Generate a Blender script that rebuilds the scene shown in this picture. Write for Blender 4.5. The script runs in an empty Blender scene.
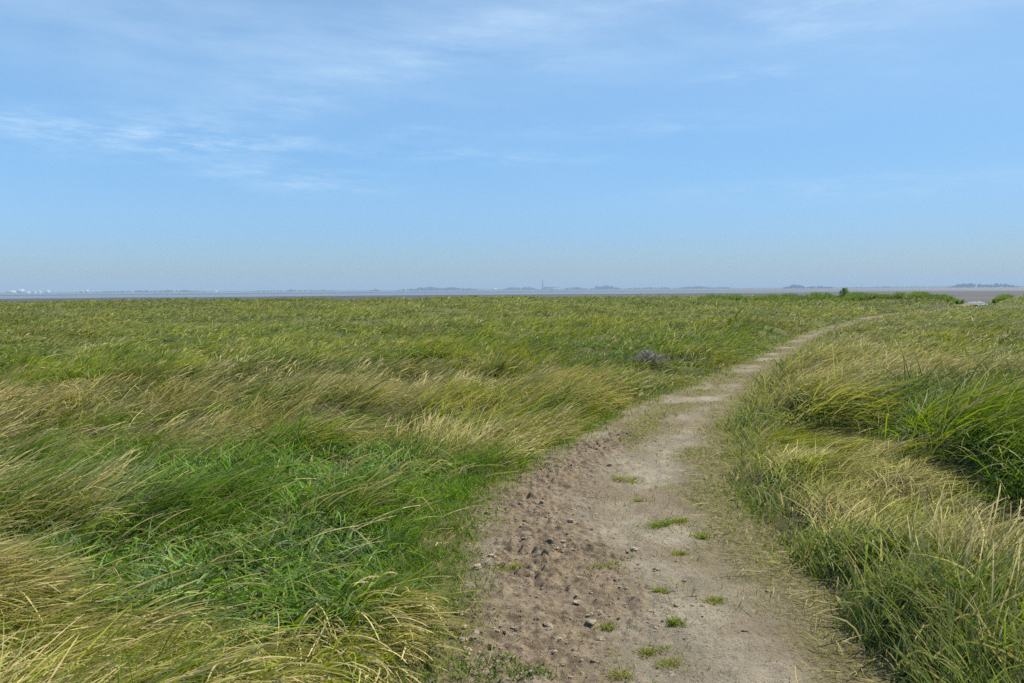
import bpy, math, random
import numpy as np

random.seed(7)
rng = np.random.default_rng(11)
S = bpy.context.scene
COL = S.collection
R = math.radians

# ------------------------------------------------------------------ camera
F = 796.0                      # focal length in pixels of the 1024 wide frame (28 mm)
H = 1.6                        # eye height above the path
TILT = math.atan((341.5 - 289.8) / F)
ROLL = R(0.36)
cam_d = bpy.data.cameras.new('camera')
cam_d.sensor_width = 36.0
cam_d.lens = 36.0 * F / 1024.0
cam_d.clip_start = 0.05
cam_d.clip_end = 40000.0
cam = bpy.data.objects.new('camera', cam_d)
COL.objects.link(cam)
from mathutils import Matrix, Vector
cam.matrix_world = (Matrix.Translation((0, 0, H)) @ Matrix.Rotation(math.pi / 2 - TILT, 4, 'X')
                    @ Matrix.Rotation(-ROLL, 4, 'Z'))
S.camera = cam
_rot = np.array(cam.matrix_world.to_3x3())


def ray(px, py):
    return _rot @ np.array([(px - 512.0) / F, (341.5 - py) / F, -1.0])


def ground_at(px, py, z=0.0):
    d = ray(px, py)
    t = (z - H) / d[2]
    return d[0] * t, d[1] * t


def at_dist(px, dist):
    """world x, y in the direction of picture column px at a ground distance"""
    d = ray(px, 290)
    n = math.hypot(d[0], d[1])
    return d[0] / n * dist, d[1] / n * dist


# ------------------------------------------------------------------ noise
def _hash(ix, iy, seed):
    h = (ix.astype(np.int64) * 374761393 + iy.astype(np.int64) * 668265263 + seed * 974711) & 0x7fffffff
    h = ((h ^ (h >> 13)) * 1274126177) & 0x7fffffff
    h = (h ^ (h >> 16)) & 0xffff
    return h / 65535.0


def vnoise(x, y, seed=0):
    ix = np.floor(x); iy = np.floor(y)
    fx = x - ix; fy = y - iy
    ux = fx * fx * fx * (fx * (fx * 6 - 15) + 10); uy = fy * fy * fy * (fy * (fy * 6 - 15) + 10)
    a = _hash(ix, iy, seed); b = _hash(ix + 1, iy, seed)
    c = _hash(ix, iy + 1, seed); d = _hash(ix + 1, iy + 1, seed)
    return (a * (1 - ux) + b * ux) * (1 - uy) + (c * (1 - ux) + d * ux) * uy


def fbm(x, y, scale, seed=0, octv=3):
    """0..1, mean about 0.5"""
    s = np.zeros(np.shape(x)); amp = 1.0; tot = 0.0; f = 1.0 / scale
    for o in range(octv):
        s = s + amp * vnoise(x * f + 17.3 * o + seed * 3.7, y * f - 9.1 * o + seed * 1.9, seed + o * 31)
        tot += amp; amp *= 0.5; f *= 2.03
    return s / tot


def sst(a, b, x):
    t = np.clip((x - a) / (b - a), 0, 1)
    return t * t * (3 - 2 * t)


def gauss(x, y, cx, cy, sx, sy, ang=0.0):
    c, s = math.cos(ang), math.sin(ang)
    u = (x - cx) * c + (y - cy) * s; v = -(x - cx) * s + (y - cy) * c
    return np.exp(-0.5 * ((u / sx) ** 2 + (v / sy) ** 2))


def blob(x, y, px, py, sx, sy, ang=0.0, z=0.3):
    cx, cy = ground_at(px, py, z)
    return gauss(x, y, cx, cy, sx, sy, ang)


# ------------------------------------------------------------------ the lie of the land
_left = [(455, 683), (478, 610), (482, 545), (500, 492), (567, 440), (645, 399), (735, 361), (800, 332), (860, 317)]
_right = [(868, 683), (800, 610), (735, 540), (712, 490), (706, 440), (735, 398), (784, 361), (826, 332), (880, 317)]
_L = np.array([ground_at(*p) for p in _left]); _Rr = np.array([ground_at(*p) for p in _right])
_ys = np.linspace(-12, 90, 1021)


def _edge(P):
    # straight on behind the camera, bending on to the right far away
    k = (P[-1, 0] - P[-2, 0]) / (P[-1, 1] - P[-2, 1])
    yy = np.concatenate([[-12, 0.5], P[:, 1], [90]])
    xx = np.concatenate([[P[0, 0] - .3, P[0, 0] - .05], P[:, 0], [P[-1, 0] + k * 1.25 * (90 - P[-1, 1])]])
    v = np.interp(_ys, yy, xx)
    ker = np.exp(-0.5 * (np.arange(-14, 15) / 6.0) ** 2); ker /= ker.sum()
    return np.convolve(np.pad(v, 14, mode='edge'), ker, mode='valid')


_xl, _xr = _edge(_L), _edge(_Rr)
_nar = .17 * sst(9, 15, _ys) * (_xr - _xl)
_xl, _xr = _xl + _nar - .13 * (1 - sst(5.5, 8.5, _ys)), _xr - _nar * .6


def path_lr(y):
    return np.interp(y, _ys, _xl), np.interp(y, _ys, _xr)


def path_t(x, y):
    """distance outside the path's edge (negative on it), and which side (-1 left, +1 right)"""
    l, r = path_lr(y)
    slope = np.interp(y, _ys, np.gradient((_xl + _xr) / 2, _ys))
    k = 1.0 / np.sqrt(1 + slope ** 2)
    c = (l + r) / 2
    wob = (fbm(x, y, 0.7, 41, 3) - 0.5) * 0.34
    t = (np.abs(x - c) - (r - l) / 2) * k + wob
    return t, np.sign(x - c)


def marsh_edge(x, y):
    az = np.arctan2(x, np.maximum(y, 1e-3))
    return 150 - 26 * sst(0.1, 0.5, az) + 44 * (fbm(az * 30, az * 0 + 3.0, 1.0, 5) - .5)


def ledge_s(x, y):
    """distance in from the broken edge of the grassy ledge on the right (negative on the low apron before it)"""
    w = (fbm(x, y, .9, 131, 3) - .5) * .5
    return np.maximum(x - 3.42 - .06 * (y - 6), .75 * (y - 8.3 + .25 * (x - 3.5))) + w


def apron(x, y):
    t, side = path_t(x, y)
    return (side > 0) * sst(.35, .7, t) * sst(.1, -.15, ledge_s(x, y)) * sst(4.2, 5.0, y)
POOLX, POOLY = at_dist(976, 109)
_pa = math.atan2(POOLX, POOLY)


def pool_d(x, y):
    u = (x - POOLX) * math.cos(_pa) - (y - POOLY) * math.sin(_pa)
    v = (x - POOLX) * math.sin(_pa) + (y - POOLY) * math.cos(_pa)
    return np.hypot(u / .75, np.where(v < 0, v / 11.0, v / 30.0))



def terrain(x, y):
    t, side = path_t(x, y)
    r = np.hypot(x, y)
    z = -0.13 + 0.13 * sst(-0.12, 0.35, t)
    out = sst(0.05, 0.8, t)
    z = z + out * (0.36 * (fbm(x, y, 2.6, 1, 3) - .5) + 0.42 * (fbm(x, y, .9, 9, 2) - .5) * (1 - sst(30, 60, r)) + (0.5 * sst(6, 40, r) - .2 * sst(50, 80, r)) * (fbm(x, y, 16, 2, 3) - .5)
                   + 0.65 * sst(8, 30, r) * (fbm(x, y, 5.5, 12, 2) - .5))
    # low bank on the right of the path, with a hollow behind it
    rt = np.where(side > 0, t, -1)
    z = z + (0.20 - 0.17 * sst(12, 24, r)) * sst(0.1, 1.0, rt) * (1 - 0.6 * sst(1.8, 4.5, rt))
    z = z + (side > 0) * sst(.5, 1.0, t) * (.33 * sst(-.12, .36, ledge_s(x, y)) - .11) * (1 - sst(14, 26, r))
    z = z - 0.10 * blob(x, y, 230, 540, 0.9, 0.9, 0, 0.1)
    z = z + 0.30 * sst(14, 40, r) * gauss(x, y, *at_dist(1030, 70), 7, 14)
    # saltmarsh creek pool
    pk = (1 - sst(1.8, 4.6, pool_d(x, y))) * (r > 30)
    z = z * (1 - pk) - .5 * pk
    m = r - marsh_edge(x, y)
    k = sst(0, 22, m)
    z = z * (1 - k) - 2.6 * k
    return z


# ------------------------------------------------------------------ helpers
def tag(o, label, cat, group=None, kind=None):
    o['label'] = label; o['category'] = cat
    if group: o['group'] = group
    if kind: o['kind'] = kind
    return o


def link(name, verts, faces, mat, parent=None, cols=None, smooth=True):
    """one mesh object from arrays; faces is an (n,3) or (n,4) array"""
    me = bpy.data.meshes.new(name)
    verts = np.ascontiguousarray(verts, dtype=np.float32); faces = np.ascontiguousarray(faces, dtype=np.int32)
    k = faces.shape[1]
    me.vertices.add(len(verts)); me.vertices.foreach_set('co', verts.ravel())
    me.loops.add(faces.size); me.loops.foreach_set('vertex_index', faces.ravel())
    me.polygons.add(len(faces))
    me.polygons.foreach_set('loop_start', np.arange(0, faces.size, k, dtype=np.int32))
    me.polygons.foreach_set('use_smooth', np.full(len(faces), smooth))
    me.update(calc_edges=True)
    if cols is not None:
        for nm, arr in cols.items():
            if arr.ndim == 2:
                at = me.attributes.new(nm, 'FLOAT_COLOR', 'POINT')
                a = np.ones((len(arr), 4), np.float32); a[:, :3] = arr
                at.data.foreach_set('color', a.ravel())
            else:
                at = me.attributes.new(nm, 'FLOAT', 'POINT')
                at.data.foreach_set('value', arr.astype(np.float32))
    me.materials.append(mat)
    o = bpy.data.objects.new(name, me)
    COL.objects.link(o)
    if parent: o.parent = parent
    return o


def empty(name, loc):
    o = bpy.data.objects.new(name, None); COL.objects.link(o); o.location = loc
    return o


def grid_faces(nu, nv, wrap=False):
    a = np.arange(nu * nv).reshape(nu, nv)
    if wrap: a = np.concatenate([a, a[:, :1]], 1)
    return np.stack([a[:-1, :-1], a[:-1, 1:], a[1:, 1:], a[1:, :-1]], -1).reshape(-1, 4)


# ------------------------------------------------------------------ materials
def mat(name):
    m = bpy.data.materials.new(name); m.use_nodes = True
    nt = m.node_tree; nt.nodes.clear()
    return m, nt, nt.nodes.new('ShaderNodeOutputMaterial')


def nd(nt, typ, **kw):
    n = nt.nodes.new(typ)
    for k, v in kw.items():
        if k.startswith('i_'): n.inputs[k[2:].replace('_', ' ')].default_value = v
        else: setattr(n, k, v)
    return n


def plain(name, col, rough=0.8, spec=0.2, var=0.25, scale=0.2):
    m, nt, out = mat(name)
    b = nd(nt, 'ShaderNodeBsdfPrincipled'); b.inputs['Roughness'].default_value = rough
    b.inputs['Specular IOR Level'].default_value = spec
    co = nd(nt, 'ShaderNodeTexCoord'); no = nd(nt, 'ShaderNodeTexNoise'); no.inputs['Scale'].default_value = scale
    no.inputs['Detail'].default_value = 5
    nt.links.new(co.outputs['Object'], no.inputs['Vector'])
    rp = nd(nt, 'ShaderNodeValToRGB')
    rp.color_ramp.elements[0].position = .3; rp.color_ramp.elements[1].position = .7
    rp.color_ramp.elements[0].color = [c * (1 - var) for c in col] + [1]
    rp.color_ramp.elements[1].color = [min(1, c * (1 + var)) for c in col] + [1]
    nt.links.new(no.outputs['Fac'], rp.inputs['Fac']); nt.links.new(rp.outputs['Color'], b.inputs['Base Color'])
    nt.links.new(b.outputs[0], out.inputs['Surface'])
    return m


def blade_mat(name, trans=0.38, rough=0.55, spec=0.16):
    m, nt, out = mat(name)
    at = nd(nt, 'ShaderNodeAttribute', attribute_name='tint')
    b = nd(nt, 'ShaderNodeBsdfPrincipled'); b.inputs['Roughness'].default_value = rough
    b.inputs['Specular IOR Level'].default_value = spec
    tr = nd(nt, 'ShaderNodeBsdfTranslucent')
    mx = nd(nt, 'ShaderNodeMixShader'); mx.inputs[0].default_value = trans
    hs = nd(nt, 'ShaderNodeHueSaturation'); hs.inputs['Saturation'].default_value = 1.15
    hs.inputs['Value'].default_value = 1.25
    nt.links.new(at.outputs['Color'], b.inputs['Base Color'])
    nt.links.new(at.outputs['Color'], hs.inputs['Color']); nt.links.new(hs.outputs[0], tr.inputs['Color'])
    nt.links.new(b.outputs[0], mx.inputs[1]); nt.links.new(tr.outputs[0], mx.inputs[2])
    nt.links.new(mx.outputs[0], out.inputs['Surface'])
    return m


M_BLADE = blade_mat('grass_blade')
M_STALK = blade_mat('dry_stalk', 0.25, 0.7, 0.1)


def mix(nt, fac, a, b, mode='MIX'):
    n = nd(nt, 'ShaderNodeMix', data_type='RGBA', blend_type=mode)
    for s, v in ((0, fac), (6, a), (7, b)):
        if isinstance(v, (int, float)): n.inputs[s].default_value = v
        elif isinstance(v, (tuple, list)): n.inputs[s].default_value = list(v) + [1]
        else: nt.links.new(v, n.inputs[s])
    return n.outputs[2]


def ramp(nt, src, p0, p1, v0=0.0, v1=1.0):
    n = nd(nt, 'ShaderNodeMapRange', interpolation_type='SMOOTHSTEP')
    n.inputs['From Min'].default_value = p0; n.inputs['From Max'].default_value = p1
    n.inputs['To Min'].default_value = v0; n.inputs['To Max'].default_value = v1
    nt.links.new(src, n.inputs['Value'])
    return n.outputs['Result']


def noise(nt, vec, scale, detail=5, rough=.55):
    n = nd(nt, 'ShaderNodeTexNoise'); n.inputs['Scale'].default_value = scale
    n.inputs['Detail'].default_value = detail; n.inputs['Roughness'].default_value = rough
    nt.links.new(vec, n.inputs['Vector'])
    return n.outputs['Fac']


def ground_mat():
    m, nt, out = mat('marsh_soil')
    co = nd(nt, 'ShaderNodeTexCoord').outputs['Object']
    b = nd(nt, 'ShaderNodeBsdfPrincipled'); b.inputs['Roughness'].default_value = .95
    b.inputs['Specular IOR Level'].default_value = .1
    c = mix(nt, ramp(nt, noise(nt, co, 1.3), .35, .65), (.045, .040, .022), (.085, .080, .035))
    c = mix(nt, ramp(nt, noise(nt, co, 24), .5, .75), c, (.13, .10, .055))
    # away from the path the soil is hidden under a mat of grass
    far = nd(nt, 'ShaderNodeAttribute', attribute_name='turf').outputs['Fac']
    g = mix(nt, ramp(nt, noise(nt, co, .45, 8, .65), .36, .64), (.060, .085, .022), (.13, .135, .045))
    c = mix(nt, far, c, g)
    nt.links.new(c, b.inputs['Base Color'])
    bp = nd(nt, 'ShaderNodeBump'); bp.inputs['Strength'].default_value = .6; bp.inputs['Distance'].default_value = .03
    nt.links.new(noise(nt, co, 30, 6), bp.inputs['Height']); nt.links.new(bp.outputs[0], b.inputs['Normal'])
    nt.links.new(b.outputs[0], out.inputs['Surface'])
    return m


def path_mat():
    m, nt, out = mat('trodden_earth')
    co = nd(nt, 'ShaderNodeTexCoord').outputs['Object']
    cl = nd(nt, 'ShaderNodeAttribute', attribute_name='churned').outputs['Fac']
    th = nd(nt, 'ShaderNodeAttribute', attribute_name='thatch').outputs['Fac']
    b = nd(nt, 'ShaderNodeBsdfPrincipled'); b.inputs['Roughness'].default_value = .95
    b.inputs['Specular IOR Level'].default_value = .1
    pale = mix(nt, ramp(nt, noise(nt, co, 2.2, 7, .6), .33, .68), (.205, .178, .132), (.325, .286, .214))
    pale = mix(nt, ramp(nt, noise(nt, co, .9, 5, .6), .45, .60, 0, .75), pale, (.190, .148, .098))
    pale = mix(nt, ramp(nt, noise(nt, co, 28, 8, .7), .52, .72, 0, .75), pale, (.115, .085, .058))
    pale = mix(nt, ramp(nt, noise(nt, co, 9, 8, .75), .54, .70, 0, .55), pale, (.15, .115, .078))
    pale = mix(nt, ramp(nt, noise(nt, co, 75, 3, .6), .55, .72, 0, .55), pale, (.42, .37, .29))
    pale = mix(nt, ramp(nt, noise(nt, co, 150, 3, .7), .56, .68, 0, .7), pale, (.10, .078, .055))
    dark = mix(nt, ramp(nt, noise(nt, co, 13, 8, .7), .36, .64), (.155, .118, .078), (.270, .216, .150))
    dark = mix(nt, ramp(nt, noise(nt, co, 60, 4, .65), .54, .70, 0, .7), dark, (.06, .042, .026))
    mud = ramp(nt, cl, .25, .75)
    c = mix(nt, mud, pale, dark)
    thc = mix(nt, ramp(nt, noise(nt, co, 40, 6, .7), .38, .62), (.070, .068, .026), (.21, .175, .085))
    c = mix(nt, th, c, thc)
    nt.links.new(c, b.inputs['Base Color'])
    bp = nd(nt, 'ShaderNodeBump'); bp.inputs['Strength'].default_value = 1; bp.inputs['Distance'].default_value = .022
    bp2 = nd(nt, 'ShaderNodeBump'); bp2.inputs['Strength'].default_value = 1; bp2.inputs['Distance'].default_value = .009
    nt.links.new(noise(nt, co, 22, 8, .65), bp.inputs['Height'])
    nt.links.new(noise(nt, co, 110, 4, .6), bp2.inputs['Height'])
    nt.links.new(bp.outputs[0], bp2.inputs['Normal']); nt.links.new(bp2.outputs[0], b.inputs['Normal'])
    nt.links.new(b.outputs[0], out.inputs['Surface'])
    return m


def mud_mat(name, dry, wet, scale, rough):
    m, nt, out = mat(name)
    co = nd(nt, 'ShaderNodeTexCoord').outputs['Object']
    mp = nd(nt, 'ShaderNodeMapping'); mp.inputs['Scale'].default_value = (.25, 1, 1); nt.links.new(co, mp.inputs[0])
    b = nd(nt, 'ShaderNodeBsdfPrincipled'); b.inputs['Roughness'].default_value = rough
    b.inputs['Specular IOR Level'].default_value = .3
    c = mix(nt, ramp(nt, noise(nt, mp.outputs[0], scale, 6, .6), .4, .6), dry, wet)
    nt.links.new(c, b.inputs['Base Color']); nt.links.new(b.outputs[0], out.inputs['Surface'])
    return m


def water_mat(name, rough, scale, dist):
    m, nt, out = mat(name)
    co = nd(nt, 'ShaderNodeTexCoord').outputs['Object']
    b = nd(nt, 'ShaderNodeBsdfPrincipled'); b.inputs['Roughness'].default_value = rough
    b.inputs['Base Color'].default_value = (.10, .10, .095, 1); b.inputs['IOR'].default_value = 1.33
    bp = nd(nt, 'ShaderNodeBump'); bp.inputs['Strength'].default_value = .5; bp.inputs['Distance'].default_value = dist
    nt.links.new(noise(nt, co, scale, 4), bp.inputs['Height']); nt.links.new(bp.outputs[0], b.inputs['Normal'])
    nt.links.new(b.outputs[0], out.inputs['Surface'])
    return m


# ------------------------------------------------------------------ ground, path, flats, water
def build_ground():
    rr = np.concatenate([[0.02], np.geomspace(0.6, 200, 420), [300, 600, 1500, 4000, 9000]])
    na = 720
    aa = np.linspace(0, 2 * math.pi, na, endpoint=False)
    Rr, A = np.meshgrid(rr, aa, indexing='ij')
    X = Rr * np.sin(A); Y = Rr * np.cos(A)
    Z = terrain(X, Y)
    Z = np.where(Rr > 180, -2.6, Z)
    t, _ = path_t(X, Y)
    turf = sst(0.0, .6, t) * sst(9, 28, Rr)
    o = link('ground', np.stack([X, Y, Z], -1).reshape(-1, 3), grid_faces(len(rr), na, True), ground_mat(),
             cols={'turf': turf.ravel()})
    tag(o, 'salt marsh ground of dark soil and thatch beneath the grass', 'ground', kind='structure')


CHURN = [(560, 560, .33, .9, .12), (530, 620, .35, .5, 0), (470, 640, .25, .35, 0), (560, 470, .25, 1.0, -.5),
         (600, 445, .25, .9, -.5), (540, 500, .25, .6, -.3)]


def churn(x, y):
    m = np.zeros(np.shape(x))
    for px, py, sx, sy, a in CHURN:
        m = np.maximum(m, blob(x, y, px, py, sx, sy, a, 0))
    return np.clip(m * (0.55 + 0.9 * fbm(x, y, .35, 77, 3)), 0, 1)


def _steps():
    g = np.random.default_rng(5); out = []
    for i in range(64):
        y = 2.8 + 9 * g.random() ** 1.2; l, r = path_lr(np.array([y])); u = g.uniform(.30, .88)
        out.append((float(l[0] + (r[0] - l[0]) * u), y, math.pi / 2 - .1 + g.normal(0, .22)))
    return out


STEPS = _steps()


def path_z(x, y):
    z = -0.035 + 0.035 * (fbm(x, y, .9, 21, 3) - .5) + 0.014 * (fbm(x, y, .11, 22, 3) - .5)
    c = churn(x, y)
    n = fbm(x, y, .085, 23, 4)
    for fx, fy, fa in STEPS:
        q_ = gauss(x, y, fx, fy, .085, .032, fa)
        z = z - .016 * q_ + .006 * gauss(x, y, fx, fy, .13, .06, fa)
    fine = np.abs(fbm(x, y, .045, 26, 2) - .5) * 2
    z = z + (c * .030 + .004) * fine
    return z + c * (0.075 * np.abs(n - .5) * 2 * sst(.35, .62, fbm(x, y, .3, 25, 2)) + 0.05 * (fbm(x, y, .28, 24, 3) - .5))


def build_path():
    ys = np.concatenate([np.arange(1.2, 9, .0105), np.arange(9, 22, .04), np.geomspace(22, 80, 110)])
    nv = 250
    V = np.linspace(-1, 1, nv)
    l, r = path_lr(ys)
    c = (l + r) / 2; hw = (r - l) / 2 + 0.45
    X = c[:, None] + hw[:, None] * V[None]; Y = np.repeat(ys[:, None], nv, 1)
    Z = path_z(X, Y)
    far = sst(14, 40, Y)
    Z = Z + 0.0 * far
    t, side = path_t(X, Y)
    lr = np.where(side > 0, t, t - .16)
    th = sst(-.38, -.05, lr + .25 * (fbm(X, Y, .22, 55, 4) - .5)) * .85
    strip = np.exp(-((X - c[:, None] + .1) / (.22 + .024 * Y)) ** 2) * sst(7.0, 9.5, Y) * .9
    th = np.maximum(th, strip * sst(.36, .54, fbm(X, Y, .8, 56, 4)))
    o = link('path', np.stack([X, Y, Z], -1).reshape(-1, 3), grid_faces(len(ys), nv), path_mat(),
             cols={'churned': churn(X, Y).ravel(), 'thatch': np.clip(th, 0, 1).ravel()})
    tag(o, 'bare earth footpath curving right through the long grass', 'path', kind='structure')


def ring_sheet(name, r0, r1, z, m, az0, az1, n, label, cat):
    """a flat sheet between two distances r0(az) and r1(az)"""
    az = np.linspace(az0, az1, n)
    k = np.linspace(0, 1, 14)
    a, b = r0(az), r1(az)
    Rr = a[:, None] + (b - a)[:, None] * k[None]
    X = Rr * np.sin(az)[:, None]; Y = Rr * np.cos(az)[:, None]
    Z = np.full(X.shape, z)
    o = link(name, np.stack([X, Y, Z], -1).reshape(-1, 3), grid_faces(n, 14), m)
    return tag(o, label, cat, kind='structure')


def azn(az, k, seed):
    return fbm(az * k, az * 0 + .5, 1.0, seed, 4) - .5


build_ground()
build_path()
ring_sheet('water', lambda a: 165 + 0 * a, lambda a: 8900 + 0 * a, -2.3, water_mat('estuary_water', .25, .05, .6),
           -1.5, 1.5, 240, 'wide blue grey estuary water stretching to the far shore', 'water')
ring_sheet('mud_flat', lambda a: 168 + 0 * a, lambda a: 620 + 160 * azn(a, 9, 3) + 260 * sst(.15, .6, a), -2.15,
           mud_mat('wet_mud', (.050, .043, .038), (.075, .068, .062), .02, .85), -1.5, 1.5, 400,
           'dark brown tidal mud flat just beyond the edge of the grass', 'mud')
ring_sheet('sandbank', lambda a: 1400 + 500 * azn(a, 7, 13) - 500 * sst(-.1, .5, a), lambda a: 2300 + 900 * azn(a, 6, 14) + 3000 * sst(-.15, .3, a), -2.2,
           mud_mat('wet_sand', (.085, .08, .078), (.14, .135, .13), .006, .65), -1.1, 1.1, 300,
           'grey wet sandbank lying out in the estuary', 'sandbank')
# creek pool, seen in the gap in the fringe of weeds
th = np.linspace(0, 2 * math.pi, 64, endpoint=False)
rad = 1 + .25 * np.sin(3 * th + 1) + .12 * np.sin(7 * th)
_u = np.sin(th) * 1.3 * rad; _v = np.cos(th) * 12 * rad
pv = np.stack([POOLX + _u * math.cos(_pa) + _v * math.sin(_pa), POOLY - _u * math.sin(_pa) + _v * math.cos(_pa), np.full(64, -.33)], -1)
pv = np.concatenate([pv, [[POOLX, POOLY, -.33]]])
pf = np.stack([np.arange(64), (np.arange(64) + 1) % 64, np.full(64, 64)], -1)
tag(link('pool', pv, pf[:, ::-1], water_mat('pool_water', .05, 2, .01)),
    'small pale pool of water in a gap at the edge of the grass', 'pool', kind='structure')


# ------------------------------------------------------------------ grass
def strips(P, phi, th0, th1, L, w, roll, ca, cb, prof, bend=1.0, cpos=None, kink=0.0):
    """curved blades: P (n,3) roots, phi lean heading, th0/th1 angle from upright at root and tip, widths along prof"""
    n = len(P); k = len(prof)
    s = np.linspace(0, 1, k)
    th = th0[:, None] + (th1 - th0)[:, None] * (s[None] ** bend)
    if kink:
        kp = rng.uniform(.3, .85, n)[:, None]; ka = np.where(rng.random(n) < kink, np.abs(rng.normal(0, .9, n)), 0)[:, None]
        th = th + ka * (s[None] > kp)
    tm = (th[:, 1:] + th[:, :-1]) / 2
    ds = (L / (k - 1))[:, None]
    hor = np.concatenate([np.zeros((n, 1)), np.cumsum(np.sin(tm) * ds, 1)], 1)
    ver = np.concatenate([np.zeros((n, 1)), np.cumsum(np.cos(tm) * ds, 1)], 1)
    # a slight sideways swing
    swing = (rng.normal(0, .18, n) * L)[:, None] * (s ** 2)[None]
    c, sn = np.cos(phi)[:, None], np.sin(phi)[:, None]
    X = P[:, :1] + c * hor - sn * swing
    Y = P[:, 1:2] + sn * hor + c * swing
    Z = P[:, 2:3] + ver
    # width vector: side vector rotated about the tangent by roll
    sx, sy, sz = -sn, c, 0.0
    nx, ny, nz = -c * np.cos(th), -sn * np.cos(th), np.sin(th)
    cr, sr = np.cos(roll)[:, None], np.sin(roll)[:, None]
    wx = (sx * cr + nx * sr); wy = (sy * cr + ny * sr); wz = nz * sr
    hw = .5 * w[:, None] * np.asarray(prof)[None]
    A = np.stack([X + wx * hw, Y + wy * hw, Z + wz * hw], -1)
    B = np.stack([X - wx * hw, Y - wy * hw, Z - wz * hw], -1)
    V = np.stack([A, B], 2).reshape(n, 2 * k, 3)
    cs = s if cpos is None else np.asarray(cpos)
    Cc = ca[:, None, :] * (1 - cs)[None, :, None] + cb[:, None, :] * cs[None, :, None]
    Cc = np.repeat(Cc, 2, 1)
    base = (np.arange(n) * 2 * k)[:, None]
    q = np.arange(k - 1) * 2
    f = np.stack([q, q + 1, q + 3, q + 2], -1)[None] + base[..., None]
    return V.reshape(-1, 3), f.reshape(-1, 4), Cc.reshape(-1, 3)


class Bag:
    def __init__(self): self.v, self.f, self.c, self.n = [], [], [], 0

    def add(self, vfc):
        v, f, c = vfc
        self.v.append(v.astype(np.float32)); self.f.append((f + self.n).astype(np.int32)); self.c.append(c.astype(np.float32)); self.n += len(v)

    def build(self, name, m, parent=None):
        return link(name, np.concatenate(self.v), np.concatenate(self.f), m, parent,
                    cols={'tint': np.clip(np.concatenate(self.c), 0, 1)})


def scatter(n, D, r0, r1, az0=-.86, az1=.86):
    """n points, ground density following D(r)"""
    rr = np.geomspace(r0, r1, 600)
    pdf = D(rr) * rr
    cdf = np.concatenate([[0], np.cumsum((pdf[1:] + pdf[:-1]) / 2 * np.diff(rr))]); cdf /= cdf[-1]
    r = np.interp(rng.random(n), cdf, rr)
    a = rng.uniform(az0, az1, n)
    return r * np.sin(a), r * np.cos(a)


LEAF6 = [.7, 1, .95, .8, .6, .35, .04]
LEAF4 = [.8, 1, .85, .5, .05]
LEAF3 = [.9, 1, .6, .05]

# where the grass has its own character, in metres on the ground
def trampled(x, y):
    m = np.maximum(1.1 * blob(x, y, 215, 545, .95, .75, 0, .1), .9 * blob(x, y, 330, 465, .9, .8, .1, .1))
    m = np.maximum(m, .9 * blob(x, y, 130, 470, .9, .8, 0, .1))
    return sst(.35, .75, m + .35 * (fbm(x, y, .5, 61, 3) - .5))


def green_edge(x, y):
    """lush short grass between the long grass and the path"""
    m = np.maximum(blob(x, y, 430, 480, .35, .9, -.2, .1), blob(x, y, 455, 560, .18, .6, -.1, .1))
    m = np.maximum(m, blob(x, y, 500, 668, .22, .12, 0, 0.02))
    return sst(.3, .8, m)


def straw(x, y):
    m = .45 + .75 * (fbm(x, y, 2.2, 71, 4) - .5) + .75 * (fbm(x, y, .8, 72, 3) - .5)
    m = m + .6 * blob(x, y, 370, 610, .55, .45, .2, .25) + .45 * blob(x, y, 30, 600, .6, .6, 0, .25)
    m = m + .5 * blob(x, y, 540, 415, .55, 1.0, .3, .35) + .28 * blob(x, y, 440, 370, 1.6, 2.2, 0, .35)
    m = m + .12 * blob(x, y, 200, 345, 6, 6, 0, .35) + .4 * blob(x, y, 860, 350, 2.0, 2.5, 0, .4)
    m = m + .35 * blob(x, y, 880, 320, 3, 12, 0, .4)
    t, side = path_t(x, y)
    m = m + np.where(side > 0, (.26 + .34 * sst(8, 10, y)) * sst(.4, .7, t) * (1 - sst(1.3, 2.3, t)) - .30 * sst(-.1, .1, ledge_s(x, y)) * (1 - sst(.8, 2.2, ledge_s(x, y))) * (1 - sst(9, 12, y)), 0)
    m = m - .5 * trampled(x, y) - .5 * green_edge(x, y) + .25 * blob(x, y, 850, 370, 1.3, 3, 0, .3)
    return np.clip((m - .28) / .55, 0, 1.3)


def brown(x, y):
    m = np.maximum(blob(x, y, 60, 385, 1.2, 1.2, 0, .3), blob(x, y, 445, 402, .5, .8, 0, .3))
    m = np.maximum(m, .8 * blob(x, y, 60, 325, 4, 6, 0, .3))
    return m * sst(.38, .6, fbm(x, y, .9, 161, 3))


def hollow(x, y):
    return np.exp(-((ledge_s(x, y) + .10) / .21) ** 2) * (x > 0) * (y < 11) * (path_t(x, y)[0] > .7)


def pale_strip(x, y):
    return sst(.25, .6, apron(x, y) * (.35 + .9 * fbm(x, y, .5, 63, 3)) * sst(8.6, 7.8, y))


def bank_front(x, y):
    """the steep side of the bank, facing the path"""
    t, side = path_t(x, y)
    return np.where(side > 0, sst(.0, .15, t) * (1 - sst(.35, .8, t + .4 * (fbm(x, y, 1.0, 64) - .5))), 0)


GREEN = np.array([.090, .180, .016]); YEL = np.array([.285, .320, .038]); BLUE = np.array([.130, .205, .110])
STRAW = np.array([.52, .45, .20]); BRN = np.array([.30, .215, .085]); LIME = np.array([.125, .240, .024])
GREY = np.array([.235, .275, .090])


def lerp(a, b, t):
    return a * (1 - t[:, None]) + b * t[:, None]


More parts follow.
